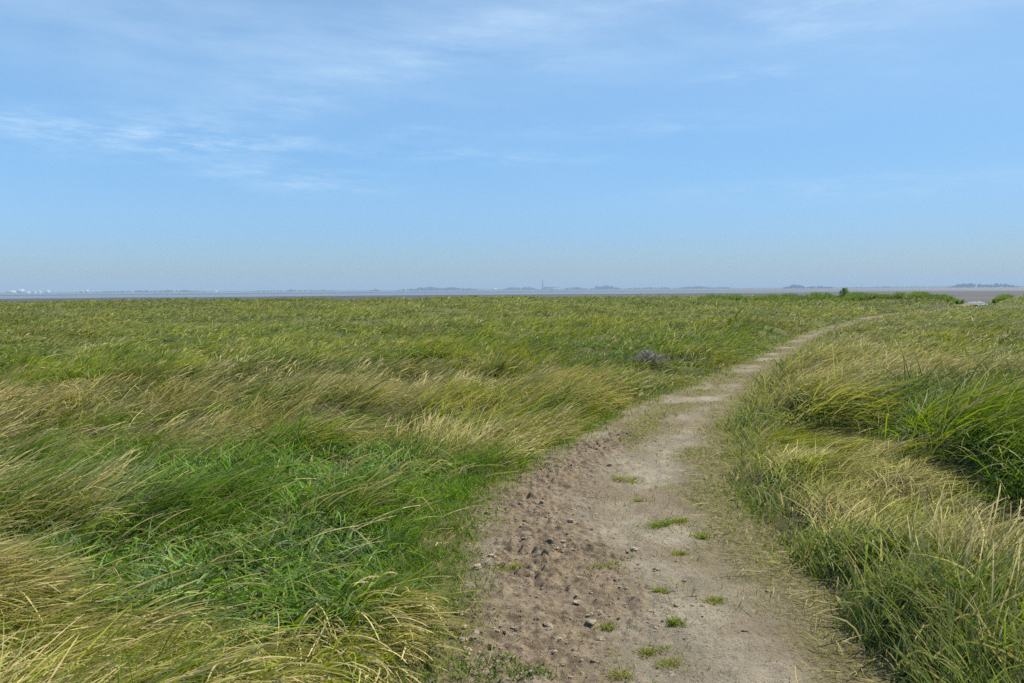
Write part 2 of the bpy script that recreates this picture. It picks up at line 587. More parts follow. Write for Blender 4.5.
def overlay(x, y):
    """where long grass has been laid over the rest in combed swathes"""
    t, side = path_t(x, y)
    m = .62 * fbm(x, y, 1.5, 111, 2) + .38 * fbm(x, y, .55, 112, 2)
    m = m + .22 * blob(x, y, 370, 620, .7, .6, .2, .15) + .20 * blob(x, y, 40, 600, .9, .8, 0, .15)
    m = m + .22 * blob(x, y, 540, 420, .7, 1.2, .3, .3) + .12 * blob(x, y, 250, 370, 5, 4, 0, .3)
    m = m - .45 * trampled(x, y) - .5 * green_edge(x, y) - .5 * bank_front(x, y) - .35 * hollow(x, y)
    m = m + .2 * np.where(side > 0, sst(.6, .9, t) * sst(-.1, .1, ledge_s(x, y)) * (1 - sst(14, 20, y)), 0) - .25 * apron(x, y)
    return sst(.40, .54, m)


def heading(x, y):
    p = R(8) + R(150) * (fbm(x, y, 2.4, 83, 2) - .5) + R(165) * (fbm(x, y, .7, 84, 2) - .5)
    return p - R(30) * blob(x, y, 380, 600, .6, .8, 0, .2) - R(25) * blob(x, y, 560, 430, .6, 1.0, .3, .3)


def leaf_field(n, D, r0, r1, prof, per, seedw, over):
    """clumps of leaves: per leaves share a clump's heading, length and colour.
    over: the long laid swathes; otherwise the shorter growth they lie on"""
    nc = n // per
    cx, cy = scatter(nc, D, r0, r1)
    cr = np.hypot(cx, cy)
    t, side = path_t(cx, cy)
    pd = pool_d(cx, cy)
    ov = overlay(cx, cy)
    keep = (t > .03 + .1 * rng.random(nc)) & (pd > 3.0) & (cr < marsh_edge(cx, cy) + 6)
    keep &= rng.random(nc) < np.where(side > 0, sst(-.05, .2, t) * .8 + .2, sst(-.05, .3, t) * .8 + .2)
    keep &= rng.random(nc) > .40 * hollow(cx, cy)
    if over: keep &= (rng.random(nc) < ov + .12 * sst(20, 40, cr)) & (t > .18)
    else: keep &= rng.random(nc) < 1 - .35 * ov
    gap = fbm(cx, cy, .40, 101, 2) * .6 + fbm(cx, cy, 1.3, 102, 2) * .4
    led = (side > 0) * (cy < 12) * sst(-.4, -.1, ledge_s(cx, cy)) * (1 - sst(.6, 1.0, ledge_s(cx, cy))) * (t > .5)
    keep &= rng.random(nc) < np.where(cr < 45, .06 + .94 * sst(.40, .53, gap), 1) + led + apron(cx, cy) + green_edge(cx, cy) + .6 * trampled(cx, cy)
    cx, cy, cr, t, side, ov, pd = cx[keep], cy[keep], cr[keep], t[keep], side[keep], ov[keep], pd[keep]
    nc = len(cx)
    tr, ge, st, br = trampled(cx, cy), green_edge(cx, cy), straw(cx, cy), brown(cx, cy)
    bf, ps, apr = bank_front(cx, cy), pale_strip(cx, cy), apron(cx, cy)
    big = fbm(cx, cy, 1.5, 81, 3); big2 = fbm(cx, cy, 7.0, 82, 3); zone = fbm(cx, cy, 22.0, 113, 3)
    phi = heading(cx, cy) + rng.normal(0, .22, nc)
    if not over:
        wild = np.clip(.35 + .6 * tr + .5 * bf, 0, 1)
        phi = np.where(rng.random(nc) < wild, rng.uniform(-math.pi, math.pi, nc), phi + rng.normal(0, .5, nc))
        L = .13 + .30 * big
        lie = np.clip(.15 + .8 * fbm(cx, cy, .8, 87, 3) + rng.normal(0, .2, nc), 0, 1)
        lie = np.maximum(lie * (1 - .7 * bf), .6 * tr)
        L = L * (1 + .75 * bf * sst(.05, .35, t)) * (1 - .40 * tr)
    else:
        L = .34 + .34 * big + .10 * (big2 - .5) + .12 * (side > 0) * sst(-.1, .1, ledge_s(cx, cy)) * (1 - sst(.5, 1.5, ledge_s(cx, cy))) * (cy < 12)
        lie = np.clip(.45 + .8 * (fbm(cx, cy, 1.2, 88, 3) - .35) + rng.normal(0, .16, nc) + .5 * blob(cx, cy, 100, 640, 1.2, .6, 0, .1), .05, 1.1)
    led = (side > 0) * (cy < 12) * sst(-.25, -.05, ledge_s(cx, cy)) * (1 - sst(.3, .6, ledge_s(cx, cy))) * (t > .5)
    phi = phi - led * R(45) * rng.normal(.6, .7, nc); lie = np.maximum(lie, led * rng.uniform(.5, 1, nc))
    phi = np.where(ps > .5, R(-5) + rng.normal(0, .35, nc), phi); lie = np.maximum(lie, ps)
    L = .9 * L * np.clip(np.exp(rng.normal(0, .26, nc)), .5, 1.45) * (1 - .35 * sst(7, 14, cr) * sst(.5, .36, fbm(cx, cy, 4.5, 141, 3)))
    L = L * (1 + sst(70, 110, cr) * 1.3 * (fbm(np.arctan2(cx, cy) * 70, cr / 30, 1, 142, 3) - .45))
    low = apron(cx, cy)
    L = L * (1 - .45 * low); lie = np.maximum(lie, low * rng.uniform(.5, 1.05, nc))
    L = L * np.where(side > 0, .25 + .75 * sst(.05, .85, t), .30 + .70 * sst(.12, .7, t))
    L = L * (1 - .35 * ge) * (1 + .8 * sst(15, 50, cr) * (fbm(cx, cy, 5, 86, 3) - .5) * 2)
    L = L * (1 - .35 * np.where(side > 0, (1 - sst(2.5, 5, t)) * sst(12, 20, cr), 0)) * (.45 + .55 * sst(3, 7, pd))
    th0 = (R(18) if over else R(4)) + R(50) * lie; th1 = (R(66) if over else R(38)) + (R(42) if over else R(72)) * lie
    # colour
    fz = sst(14, 40, cr)
    ymix = np.clip(st * .9 + .7 * (big2 - .5) + 1.3 * (zone - .5) * fz + .14 * fz + (.18 if over else -.22), 0, 1)
    mot = fbm(cx, cy, 4.5, 141, 3); fm = sst(7, 14, cr)
    ymix = np.clip(ymix + 1.3 * (mot - .5) * fm, 0, 1)
    c = lerp(np.tile(GREEN, (nc, 1)), np.tile(YEL, (nc, 1)), ymix)
    c = c * (1 - .38 * fm * sst(.50, .36, mot))[:, None]
    c = lerp(c, np.tile(.55 * GREEN + .45 * LIME, (nc, 1)), .8 * tr) * np.exp(rng.normal(0, .3, nc) * tr)[:, None]
    c = lerp(c, np.tile(BLUE * 1.25, (nc, 1)), np.clip(.9 * tr * (rng.random(nc) < .28) + .6 * (rng.random(nc) < .10), 0, 1) * .8)
    c = lerp(c, np.tile(LIME, (nc, 1)), np.clip(.7 * ge + .28 * (1 - ov) * (fbm(cx, cy, 2.0, 114, 2) > .52) * (side < 0) * (1 - fz) * (not over), 0, 1))
    crest = (side > 0) * sst(.35, .7, t) * (1 - sst(1.6, 2.6, t)) * sst(8, 10, cy) * (1 - sst(30, 50, cy))
    c = lerp(c, np.tile(.55 * STRAW + .35 * YEL, (nc, 1)), .55 * crest)
    c = lerp(c, np.tile(GREY, (nc, 1)), .55 * np.clip(bf, 0, 1))
    c = lerp(c, np.tile(BRN, (nc, 1)), np.clip(.26 * br, 0, 1))
    c = lerp(c, np.tile(STRAW * .6, (nc, 1)), .6 * ps)
    c = lerp(c, np.tile(np.array([.205, .215, .075]), (nc, 1)), .5 * sst(16, 45, cr))
    c = c * (.72 + .56 * fbm(cx, cy, 9, 89, 3))[:, None]
    c = c * np.clip(rng.normal(1, .22, nc), .5, 1.7)[:, None]
    # leaves
    i = np.repeat(np.arange(nc), per); m = len(i)
    spread = (.03 if over else .02) + .010 * cr[i]
    x = cx[i] + rng.normal(0, 1, m) * spread; y = cy[i] + rng.normal(0, 1, m) * spread
    ti, _ = path_t(x, y)
    ok = ti > .02
    i, x, y = i[ok], x[ok], y[ok]; m = len(i)
    P = np.stack([x, y, terrain(x, y) - .015], -1)
    Lb = L[i] * np.clip(rng.normal(1, .22, m), .4, 1.6)
    ph = phi[i] + rng.normal(0, 1, m) * (.30 + .16 * sst(7, 14, cr[i]) if over else .65)
    a0 = th0[i] * np.clip(rng.normal(1, .3, m), .2, 1.8); a1 = th1[i] * np.clip(rng.normal(1, .2, m), .4, 1.5)
    rb = np.hypot(x, y)
    wv = np.minimum(np.exp(rng.normal(0, .40, m)) * (1 + .55 * tr[i]), np.where(rb > 12, 1.5, 2.0))
    w = wv * np.maximum(.0066 if over else .0085, seedw * rb / F)
    roll = rng.normal(0, 1.0, m)
    cb = c[i] * np.clip(rng.normal(1, .15, m), .6, 1.5)[:, None]
    dd = (rng.random(m) < .07 + .25 * np.clip(st[i], 0, 1) * (1 if over else .5) + .25 * br[i] + .16 * bf[i] + .35 * apr[i]).astype(float) * rng.uniform(.35, .9, m)
    cb = lerp(cb, np.tile(STRAW, (m, 1)) * rng.uniform(.55, 1.0, m)[:, None], dd)
    tip = lerp(cb, np.tile(STRAW * .8, (m, 1)), np.clip(rng.normal(.12, .2, m), 0, .8))
    return strips(P, ph, a0, a1, Lb, w, roll, cb, tip, prof, 1.0, None, .25), side[i]


def split_side(res, k, bagl, bagr):
    (v, f, c), side = res
    n = len(side); vv = v.reshape(n, 2 * k, 3); cc = c.reshape(n, 2 * k, 3)
    for s, bag in ((-1, bagl), (1, bagr)):
        mk = side == s if s > 0 else side <= 0
        q = int(mk.sum())
        if not q: continue
        base = (np.arange(q) * 2 * k)[:, None]
        qq = np.arange(k - 1) * 2
        ff = (np.stack([qq, qq + 1, qq + 3, qq + 2], -1)[None] + base[..., None]).reshape(-1, 4)
        bag.add((vv[mk].reshape(-1, 3), ff, cc[mk].reshape(-1, 3)))


gl, gr = Bag(), Bag()
near = lambda r: np.minimum(1, (4.5 / r) ** 2.0)
split_side(leaf_field(150000, near, 1.6, 9.5, LEAF6, 7, .85, False), 7, gl, gr)
split_side(leaf_field(160000, near, 1.6, 9.5, LEAF6, 18, .8, True), 7, gl, gr)
split_side(leaf_field(210000, lambda r: r ** -1.9, 8.5, 36, LEAF4, 9, .7, False), 5, gl, gr)
split_side(leaf_field(230000, lambda r: r ** -1.9, 8.5, 36, LEAF4, 18, .65, True), 5, gl, gr)
split_side(leaf_field(190000, lambda r: r ** -1.6, 32, 160, LEAF3, 7, .65, False), 4, gl, gr)
split_side(leaf_field(260000, lambda r: r ** -1.6, 32, 160, LEAF3, 12, .6, True), 4, gl, gr)
tag(gl.build('long_grass', M_BLADE), 'wind laid long green marsh grass left of the path', 'grass', kind='stuff')
tag(gr.build('long_grass', M_BLADE), 'long grass on the low bank right of the path', 'grass', kind='stuff')


# seed stalks: thin stem with a spike of grain at the end
def stalk_field(n, D, r0, r1, fine):
    x, y = scatter(n, D, r0, r1)
    st = straw(x, y); t, side = path_t(x, y)
    bf = bank_front(x, y)
    keep = (rng.random(n) < np.clip(1.6 * st ** 1.5 * (.25 + .75 * overlay(x, y)) + .035 + .3 * brown(x, y) + .02 * bf, 0, 1) * (1 - .85 * hollow(x, y)) * (1 - .7 * pale_strip(x, y))) & (t > .12) & (np.hypot(x, y) < marsh_edge(x, y))
    keep &= rng.random(n) > .9 * hollow(x, y)
    x, y, st, t, side, bf = x[keep], y[keep], st[keep], t[keep], side[keep], bf[keep]
    n = len(x); r = np.hypot(x, y)
    phi = heading(x, y) + rng.normal(0, .26, n)
    L = (.30 + .40 * fbm(x, y, 1.5, 81, 3)) * np.clip(rng.normal(1, .15, n), .6, 1.4) * (.5 + .5 * sst(.1, .6, t)) * (1 - .2 * bf) * (1 - .35 * sst(9, 18, r))
    lie = np.clip(.50 + .7 * (fbm(x, y, 1.2, 88, 3) - .35) + rng.normal(0, .12, n), .1, 1.05) * (1 - .7 * bf)
    lie = np.maximum(lie + .4 * blob(x, y, 100, 640, 1.2, .6, 0, .1), pale_strip(x, y))
    a0 = R(12) + R(45) * lie * np.clip(rng.normal(1, .3, n), .3, 1.7)
    a1 = R(45) + R(56) * lie * np.clip(rng.normal(1, .15, n), .6, 1.4)
    P = np.stack([x, y, terrain(x, y) - .01], -1)
    ca = lerp(np.tile(YEL, (n, 1)), np.tile(STRAW * .75, (n, 1)), rng.uniform(.2, 1, n))
    cb = np.tile(STRAW, (n, 1)) * rng.uniform(.65, 1.25, n)[:, None]
    cb = lerp(cb, np.tile(BRN * 1.3, (n, 1)), np.clip(brown(x, y) * .8 + .15 * rng.random(n), 0, 1))
    roll = rng.uniform(-1.5, 1.5, n)
    if fine:
        s = 15
        prof = [.34, .34, .33, .32, .3, .3, .3, 1.0, .55, 1.05, .55, .95, .5, .75, .06]
        w = np.maximum(.0072, .7 * r / F) * np.clip(rng.normal(1, .2, n), .6, 1.5)
        cpos = [0, .03, .07, .1, .15, .2, .3] + [1] * 8
    else:
        prof = [.5, .5, .5, .5, 1, .9, .1]
        w = .6 * r / F * np.clip(rng.normal(1, .2, n), .6, 1.5)
        cpos = [0, .05, .15, .3, 1, 1, 1]
    return strips(P, phi, a0, a1, L, w, roll, ca, cb, prof, 1.2, cpos, .12)


sb = Bag()
sb.add(stalk_field(60000, lambda r: np.minimum(1, (5 / r) ** 1.9), 1.8, 12, True))
sb.add(stalk_field(60000, lambda r: r ** -1.9, 11, 90, False))
tag(sb.build('seed_stalks', M_STALK), 'straw coloured seed stalks bending over among the long grass', 'seed stalks', kind='stuff')

# dead straw lying along the path's edges
n = 16000
x, y = scatter(n, lambda r: np.minimum(1, (5 / r) ** 1.8), 2, 22, -.2, .75)
t, side = path_t(x, y)
k = (t > -.45) & (t < .45) & (rng.random(n) < np.where(side > 0, 1.0, .25) * np.exp(-((t - .02) / .2) ** 2))
x, y = x[k], y[k]; n = len(x)
zz = np.maximum(terrain(x, y), path_z(x, y)) + rng.uniform(.004, .03, n)
lb = Bag()
lb.add(strips(np.stack([x, y, zz], -1), rng.uniform(-math.pi, math.pi, n), R(80) + rng.normal(0, .12, n), R(92) + rng.normal(0, .15, n),
              rng.uniform(.04, .22, n), np.maximum(.004, .6 * np.hypot(x, y) / F), rng.uniform(-.8, .8, n),
              np.tile(STRAW, (n, 1)) * rng.uniform(.35, .95, n)[:, None], np.tile(STRAW, (n, 1)) * rng.uniform(.4, 1, n)[:, None], LEAF4))
tag(lb.build('straw_litter', M_STALK), 'dead straw scattered along both edges of the bare path', 'straw', kind='stuff')

TUFT_LIST = [
    (630, 481, .12, .045, 'low green tuft where the path narrows, farthest up the path', .5),
    (639, 501, .05, .03, 'tiny dark tuft just above the largest tuft on the path'),
    (655, 526, .13, .06, 'largest bright green tuft in the middle of the bare path', .8),
    (682, 522, .09, .045, 'olive tuft touching the right side of the largest tuft', .2, .4),
    (699, 536, .09, .045, 'flat green tuft close to the foot of the right bank', .7),
    (682, 553, .06, .035, 'faint thin tuft below the flat tuft by the right bank', .3, .4),
    (660, 592, .05, .04, 'small round lone tuft in the middle of bare pale earth', .7),
    (716, 599, .10, .03, 'wide flat dull green tuft on pale earth near the right bank', .3, .3),
    (679, 624, .07, .035, 'bright small tuft beside scattered straw lower on the path', .8),
    (649, 652, .10, .03, 'flattened dull tuft near the bottom middle of the path', .3, .4),
    (676, 662, .11, .03, 'loose straggling tuft mixed with straw at the bottom of the path', .5, .4),
    (621, 676, .08, .03, 'brownish worn tuft at the very bottom edge of the path', .2, .5),
    (506, 569, .12, .03, 'thin spreading tuft on churned earth at the path left side', .4, .3),
    (608, 566, .12, .025, 'sparse low tuft where churned earth meets the pale trodden earth', .5, .3),
    (607, 627, .09, .03, 'sparse tuft beside the large clods of churned earth', .5, .3),
]
TUFTS = [a[:2] for a in TUFT_LIST]

# thin short turf growing on the path itself
n = 150000
x, y = scatter(n, lambda r: np.minimum(1, (6 / r) ** 1.7), 2, 45, -.2, .6)
t, side = path_t(x, y); l, r_ = path_lr(y); c0 = (l + r_) / 2
msk = sst(-.34, .02, t + .3 * (fbm(x, y, .3, 91, 4) - .5)) * .9
msk = np.maximum(msk, np.exp(-((x - c0 + .1) / (.25 + .024 * y)) ** 2) * sst(6.5, 9, y) * sst(.38, .56, fbm(x, y, .8, 56, 4)) * .9)
msk = np.where(side > 0, .5 * msk, msk)
msk = np.maximum(msk, .5 * sst(.56, .72, fbm(x, y, .45, 93, 4)) * sst(.7, .3, churn(x, y)) * sst(.45, .6, fbm(x, y, .12, 95, 2)))
lush = sst(-.16, .06, t + .24 * (fbm(x, y, .25, 96, 3) - .5)) * (side < 0) * (1 - .9 * churn(x, y))
msk = np.maximum(msk, lush)
for tx, ty in TUFTS:
    gx_, gy_ = ground_at(tx, ty, -.03)
    msk = np.maximum(msk, .75 * gauss(x, y, gx_, gy_, .17, .13) * sst(.36, .6, fbm(x, y, .07, 97, 2)))
k = (t < .3) & (t > -1.2) & (rng.random(n) < msk)
x, y, t, lush = x[k], y[k], t[k], lush[k]; n = len(x)
zz = np.maximum(terrain(x, y), path_z(x, y)) - .004
g = lerp(np.tile(GREEN, (n, 1)), np.tile(YEL, (n, 1)), np.clip(fbm(x, y, .5, 94) * 1.4 - .2, 0, 1)) * rng.uniform(.8, 1.25, n)[:, None]
g = lerp(g, np.tile(LIME * .8, (n, 1)), lush * .6)
g = lerp(g, np.tile(STRAW * .7, (n, 1)), (rng.random(n) < .3 - .18 * lush) * .7)
tb = Bag()
tb.add(strips(np.stack([x, y, zz], -1), rng.uniform(-math.pi, math.pi, n), rng.uniform(0, .7, n), rng.uniform(.5, 1.5, n),
              rng.uniform(.015, .06, n) * (1 + 1.1 * sst(-.2, .2, t)), np.maximum(.0032, .6 * np.hypot(x, y) / F), rng.normal(0, .8, n), g, g, LEAF3))
tag(tb.build('short_turf', M_BLADE), 'thin short turf creeping in over the trodden path', 'turf', kind='stuff')


# short green grass along the left edge of the path
n = 120000
x = rng.uniform(-1.4, 2.2, n); y = 2.4 + 8 * rng.random(n) ** 1.4
t, side = path_t(x, y)
den = sst(-.22, .02, t + .28 * (fbm(x, y, .22, 96, 3) - .5)) * sst(.6, .35, t) * (1 - .8 * churn(x, y)) * sst(.30, .5, fbm(x, y, .16, 98, 2))
den = np.maximum(den, .9 * sst(.35, .6, blob(x, y, 495, 672, .22, .10, 0, -.03) * (.5 + fbm(x, y, .12, 98, 2))))
k = (rng.random(n) < den) & ((side < 0) | (y < 3.9) & (x < .4))
x, y, t = x[k], y[k], t[k]; n = len(x)
zz = np.maximum(terrain(x, y), path_z(x, y)) - .004
g = lerp(np.tile(GREEN * .9, (n, 1)), np.tile(LIME, (n, 1)), np.clip(fbm(x, y, .4, 99) * 1.6 - .4, 0, 1)) * np.exp(rng.normal(0, .25, n))[:, None]
g = lerp(g, np.tile(STRAW * .7, (n, 1)), (rng.random(n) < .12) * .8)
eb = Bag()
eb.add(strips(np.stack([x, y, zz], -1), rng.uniform(-math.pi, math.pi, n), rng.uniform(.1, .9, n), rng.uniform(.6, 1.7, n),
              rng.uniform(.03, .09, n) * (.6 + 1.0 * sst(-.1, .35, t)), np.full(n, .0042) * np.exp(rng.normal(0, .3, n)), rng.normal(0, .9, n), g, g, LEAF4))
tag(eb.build('verge_grass', M_BLADE), 'short fresh green grass fringing the left edge of the path', 'grass', kind='stuff')

# flattened straw on the low ground before the grassy ledge
n = 90000
x = rng.uniform(1.6, 4.6, n); y = rng.uniform(4.2, 9, n)
k = rng.random(n) < apron(x, y)
x, y = x[k], y[k]; n = len(x)
g = lerp(np.tile(STRAW * .75, (n, 1)), np.tile(YEL * .8, (n, 1)), np.clip(fbm(x, y, .5, 151, 3) * 2 - .5, 0, 1)) * np.exp(rng.normal(0, .3, n))[:, None]
ab = Bag()
ab.add(strips(np.stack([x, y, terrain(x, y) + rng.uniform(0, .10, n)], -1), heading(x, y) - .2 + rng.normal(0, .55, n), R(70) + rng.normal(0, .2, n), R(92) + rng.normal(0, .2, n),
              rng.uniform(.1, .4, n), np.full(n, .005) * np.exp(rng.normal(0, .3, n)), rng.normal(0, .9, n), g, g, LEAF4))
tag(ab.build('flattened_straw', M_STALK), 'pale flattened straw lying on the low ground before the ledge', 'straw', kind='stuff')


# ------------------------------------------------------------------ loose clods of earth on the churned strip
def rock(nlat=4, nlon=6, seed=0):
    g = np.random.default_rng(seed)
    v = [[0, 0, 1]]
    for i in range(1, nlat):
        a = math.pi * i / nlat
        for j in range(nlon):
            b = 2 * math.pi * (j + .5 * (i % 2)) / nlon
            v.append([math.sin(a) * math.cos(b), math.sin(a) * math.sin(b), math.cos(a)])
    v.append([0, 0, -1])
    v = np.array(v) * g.uniform(.65, 1.2, (len(v), 1))
    f = []
    for j in range(nlon): f.append((0, 1 + j, 1 + (j + 1) % nlon))
    for i in range(nlat - 2):
        for j in range(nlon):
            a = 1 + i * nlon + j; b = 1 + i * nlon + (j + 1) % nlon
            f += [(a, a + nlon, b), (b, a + nlon, b + nlon)]
    e = len(v) - 1; o = 1 + (nlat - 2) * nlon
    for j in range(nlon): f.append((e, o + (j + 1) % nlon, o + j))
    return v, np.array(f)


cv, cf, cn, cc = [], [], 0, []
NG = 7000
n = 15000
x = rng.uniform(-.6, 2.2, n); y = rng.uniform(2.6, 10, n)
k = (rng.random(n) < churn(x, y) * .6 * sst(.42, .66, fbm(x, y, .22, 121, 3)) + .008) & (path_t(x, y)[0] < .12)
x, y = x[k], y[k]
NC = len(x)
gy = 2.8 + 7 * rng.random(NG) ** 1.3; gx = rng.uniform(-.4, 2.2, NG)
k = path_t(gx, gy)[0] < -.02
x = np.concatenate([x, gx[k]]); y = np.concatenate([y, gy[k]])
zz = path_z(x, y)
rocks = [rock(4, 6, s) for s in range(9)]
for i in range(len(x)):
    v, f = rocks[i % 9]
    s = .005 + .012 * rng.random() ** 2.5 + (.022 * rng.random() if rng.random() < .06 else 0)
    if i >= NC: s = rng.uniform(.002, .0055)
    a = rng.uniform(0, 6.28); ca_, sa_ = math.cos(a), math.sin(a)
    vv = v * np.array([s * 1.3, s, s * .55])
    vv = np.stack([vv[:, 0] * ca_ - vv[:, 1] * sa_ + x[i], vv[:, 0] * sa_ + vv[:, 1] * ca_ + y[i], vv[:, 2] + zz[i] + s * .05], -1)
    cv.append(vv); cf.append(f + cn); cn += len(v)
    cc.append(np.tile(np.array([.31, .265, .195]) * rng.uniform(.7, 1.35), (len(v), 1)))


def clod_mat():
    m, nt, out = mat('earth_clod')
    at = nd(nt, 'ShaderNodeAttribute', attribute_name='tint')
    b = nd(nt, 'ShaderNodeBsdfPrincipled'); b.inputs['Roughness'].default_value = .95
    b.inputs['Specular IOR Level'].default_value = .1
    co = nd(nt, 'ShaderNodeTexCoord').outputs['Object']
    c = mix(nt, ramp(nt, noise(nt, co, 90, 4), .4, .65), at.outputs['Color'], (.13, .10, .07))
    nt.links.new(c, b.inputs['Base Color']); nt.links.new(b.outputs[0], out.inputs['Surface'])
    return m


M_CLOD = clod_mat()
o = link('earth_crumbs', np.concatenate(cv), np.concatenate(cf), M_CLOD, cols={'tint': np.concatenate(cc)}, smooth=False)
tag(o, 'loose brown crumbs and clods on the churned left side of the path', 'soil', kind='stuff')


def clod(px, py, s, flat, seed, label):
    cx, cy = ground_at(px, py, -.03)
    g = np.random.default_rng(seed)
    v, f = rock(8, 12, seed)
    v = v / np.linalg.norm(v, axis=1)[:, None]
    # broken faces: cut the lump with a few random planes
    for q in range(9):
        nrm = g.normal(0, 1, 3); nrm /= np.linalg.norm(nrm); dcut = g.uniform(.45, .8)
        dd = v @ nrm
        v = v - np.clip(dd - dcut, 0, None)[:, None] * nrm[None]
    v = v * g.uniform(.94, 1.06, (len(v), 1)) * np.array([s * 1.3, s, s * flat])
    o = link('earth_clod', v, f, M_CLOD, cols={'tint': np.tile(np.array([.33, .28, .205]) * g.uniform(.85, 1.2), (len(v), 1))}, smooth=False)
    o.location = (cx, cy, float(path_z(np.array([cx]), np.array([cy]))[0]) + s * flat * .45); o.rotation_euler = (0, 0, g.uniform(0, 6))
    tag(o, label, 'clod', 'large dry clods on the path')


clod(598, 613, .022, .5, 31, 'pale dry clod standing highest among the churned earth')
clod(591, 622, .032, .3, 32, 'broad flat crusted clod just below the highest clod')
clod(601, 637, .024, .4, 33, 'pale clod alone below the broad flat crusted clod')
clod(577, 602, .019, .5, 34, 'small pale clod on churned earth left above the highest clod')
clod(476, 633, .026, .5, 35, 'crumbled clod at the left edge of the path by overhanging straw')
clod(463, 642, .024, .5, 36, 'pale clod deepest under the overhanging straw at the path edge')


# ------------------------------------------------------------------ single grass tufts on the path
def tuft(px, py, size, h, label, lime=.5, dry=.15):
    cx, cy = ground_at(px, py, -.03)
    n = int(130 + 1150 * size)
    size = size * .8
    sub = rng.normal(0, 1, (6, 2)) * np.array([size * .38, size * .26]); k_ = rng.integers(0, 6, n)
    a = rng.uniform(0, 6.28, n); q = np.abs(rng.normal(0, .5, n))
    u = sub[k_, 0] + np.cos(a) * q * size * .8; v = sub[k_, 1] + np.sin(a) * q * size * .55
    x, y = cx + u, cy + v
    P = np.stack([u, v, path_z(x, y) - path_z(np.array([cx]), np.array([cy])) - .003], -1)
    g = lerp(np.tile(GREEN, (n, 1)), np.tile(YEL * .75, (n, 1)), np.clip(rng.normal(1.15 - lime, .3, n), 0, 1))
    g = lerp(g, np.tile(STRAW * .55, (n, 1)), (rng.random(n) < dry + .2) * .75) * 1.2
    b = Bag()
    b.add(strips(P, a + rng.normal(0, .7, n), rng.uniform(.2, 1.2, n), rng.uniform(.8, 1.7, n), h * rng.uniform(.4, 1.5, n) * np.clip(1.1 - .5 * q, .3, 1),
                 np.full(n, .0036), rng.normal(0, .8, n), g, g, LEAF4))
    o = b.build('grass_tuft', M_BLADE)
    o.location = (cx, cy, float(path_z(np.array([cx]), np.array([cy]))[0]))
    tag(o, label, 'grass tuft', 'small grass tufts on the path')


for a in TUFT_LIST:
    tuft(*a)


# ------------------------------------------------------------------ dried heap by the path
def heap():
    cx, cy = ground_at(648, 366, .1)
    n = 300
    u = np.clip(rng.normal(0, .15, n), -.3, .3); v = np.clip(rng.normal(0, .12, n), -.24, .24)
    P = np.stack([u, v, .22 * np.exp(-(u * u + v * v) / .07) * rng.random(n)], -1)
    c = np.tile(np.array([.30, .27, .25]), (n, 1)) * rng.uniform(.4, 1.4, n)[:, None]
    b = Bag(); b.add(strips(P, rng.uniform(-3.1, 3.1, n), rng.uniform(.2, 1.2, n), rng.uniform(.8, 1.8, n), rng.uniform(.08, .24, n),
                            np.full(n, .014), rng.normal(0, .9, n), c, c, LEAF4))
    o = b.build('dead_plant', M_STALK)
    o.location = (cx, cy, float(terrain(np.array([cx]), np.array([cy]))[0]) + .05)
    tag(o, 'grey withered plant standing in the grass left of the path', 'dead plant')


heap()


# ------------------------------------------------------------------ leafy weeds at the edge of the marsh
def leaf_cloud(n, w, h, size, g, spike=1.0):
    """random small leaves in a tapering column"""
    z = rng.random(n) ** .8
    q = (1 - z ** spike) * .9 + .1
    a = rng.uniform(0, 6.28, n); rr = np.sqrt(rng.random(n)) * w * q
    lump = .75 + .5 * vnoise(np.cos(a) * 2 + 5, z * 6, 3)
    P = np.stack([np.cos(a) * rr * lump, np.sin(a) * rr * lump, z * h], -1)
    return P, a


def weed(px, dist, w, h, label, spikes=5):
    cx, cy = at_dist(px, dist); h *= 1.15 if px == 843 else .95
    z0 = float(terrain(np.array([cx]), np.array([cy]))[0])
    root = empty('weed_shrub', (cx, cy, z0))
    tag(root, label, 'weed', 'leafy weeds at the marsh edge')
    lv = Bag()
    for i in range(spikes):
        ox, oy = rng.normal(0, w * .45, 2); hh = h * rng.uniform(.65, 1.0)
        if i == 0: ox, oy, hh = 0, 0, h
        P, a = leaf_cloud(170, w * .38, hh, .1, None, 1.4)
        P += np.array([ox, oy, 0]); n = len(P)
        g = lerp(np.tile(np.array([.12, .24, .035]), (n, 1)), np.tile(np.array([.19, .30, .05]), (n, 1)), rng.random(n))
        lv.add(strips(P, a, rng.uniform(.3, 1.0, n), rng.uniform(.9, 1.8, n), rng.uniform(.1, .22, n), rng.uniform(.04, .08, n), rng.normal(0, .5, n), g, g, [.2, 1, .8, .05]))
        sv = Bag()
        one = np.array([[ox, oy, -.1]])
        sv.add(strips(one, np.array([2.1]), np.full(1, .02), np.full(1, .12), np.full(1, hh * .95), np.full(1, .035), np.array([1.]),
                      np.array([[.09, .10, .04]]), np.array([[.07, .12, .03]]), LEAF4))
        sv.build('stem', M_BLADE, root)
    lv.build('foliage', M_BLADE, root)


weed(843, 104, .75, 1.25, 'tallest leafy green weed with two spikes on the marsh skyline', 6)
weed(816, 104, .55, .85, 'leafy green weed left of the tallest weed on the skyline', 4)
weed(875, 106, .5, .75, 'small leafy weed right of the tallest weed on the skyline', 4)
weed(884, 100, .4, .7, 'short narrow weed standing before the mud, right of the small leafy weed', 3)
weed(937, 98, .8, .85, 'broad bushy weed to the left of the small pool', 6)
weed(958, 96, .7, .7, 'bushy weed on the left bank of the small pool', 6)
weed(1000, 92, .9, .75, 'bushy weed on the right bank of the small pool', 6)
weed(236, 128, .5, .85, 'lone thin weed rising above the grass skyline on the far left', 3)

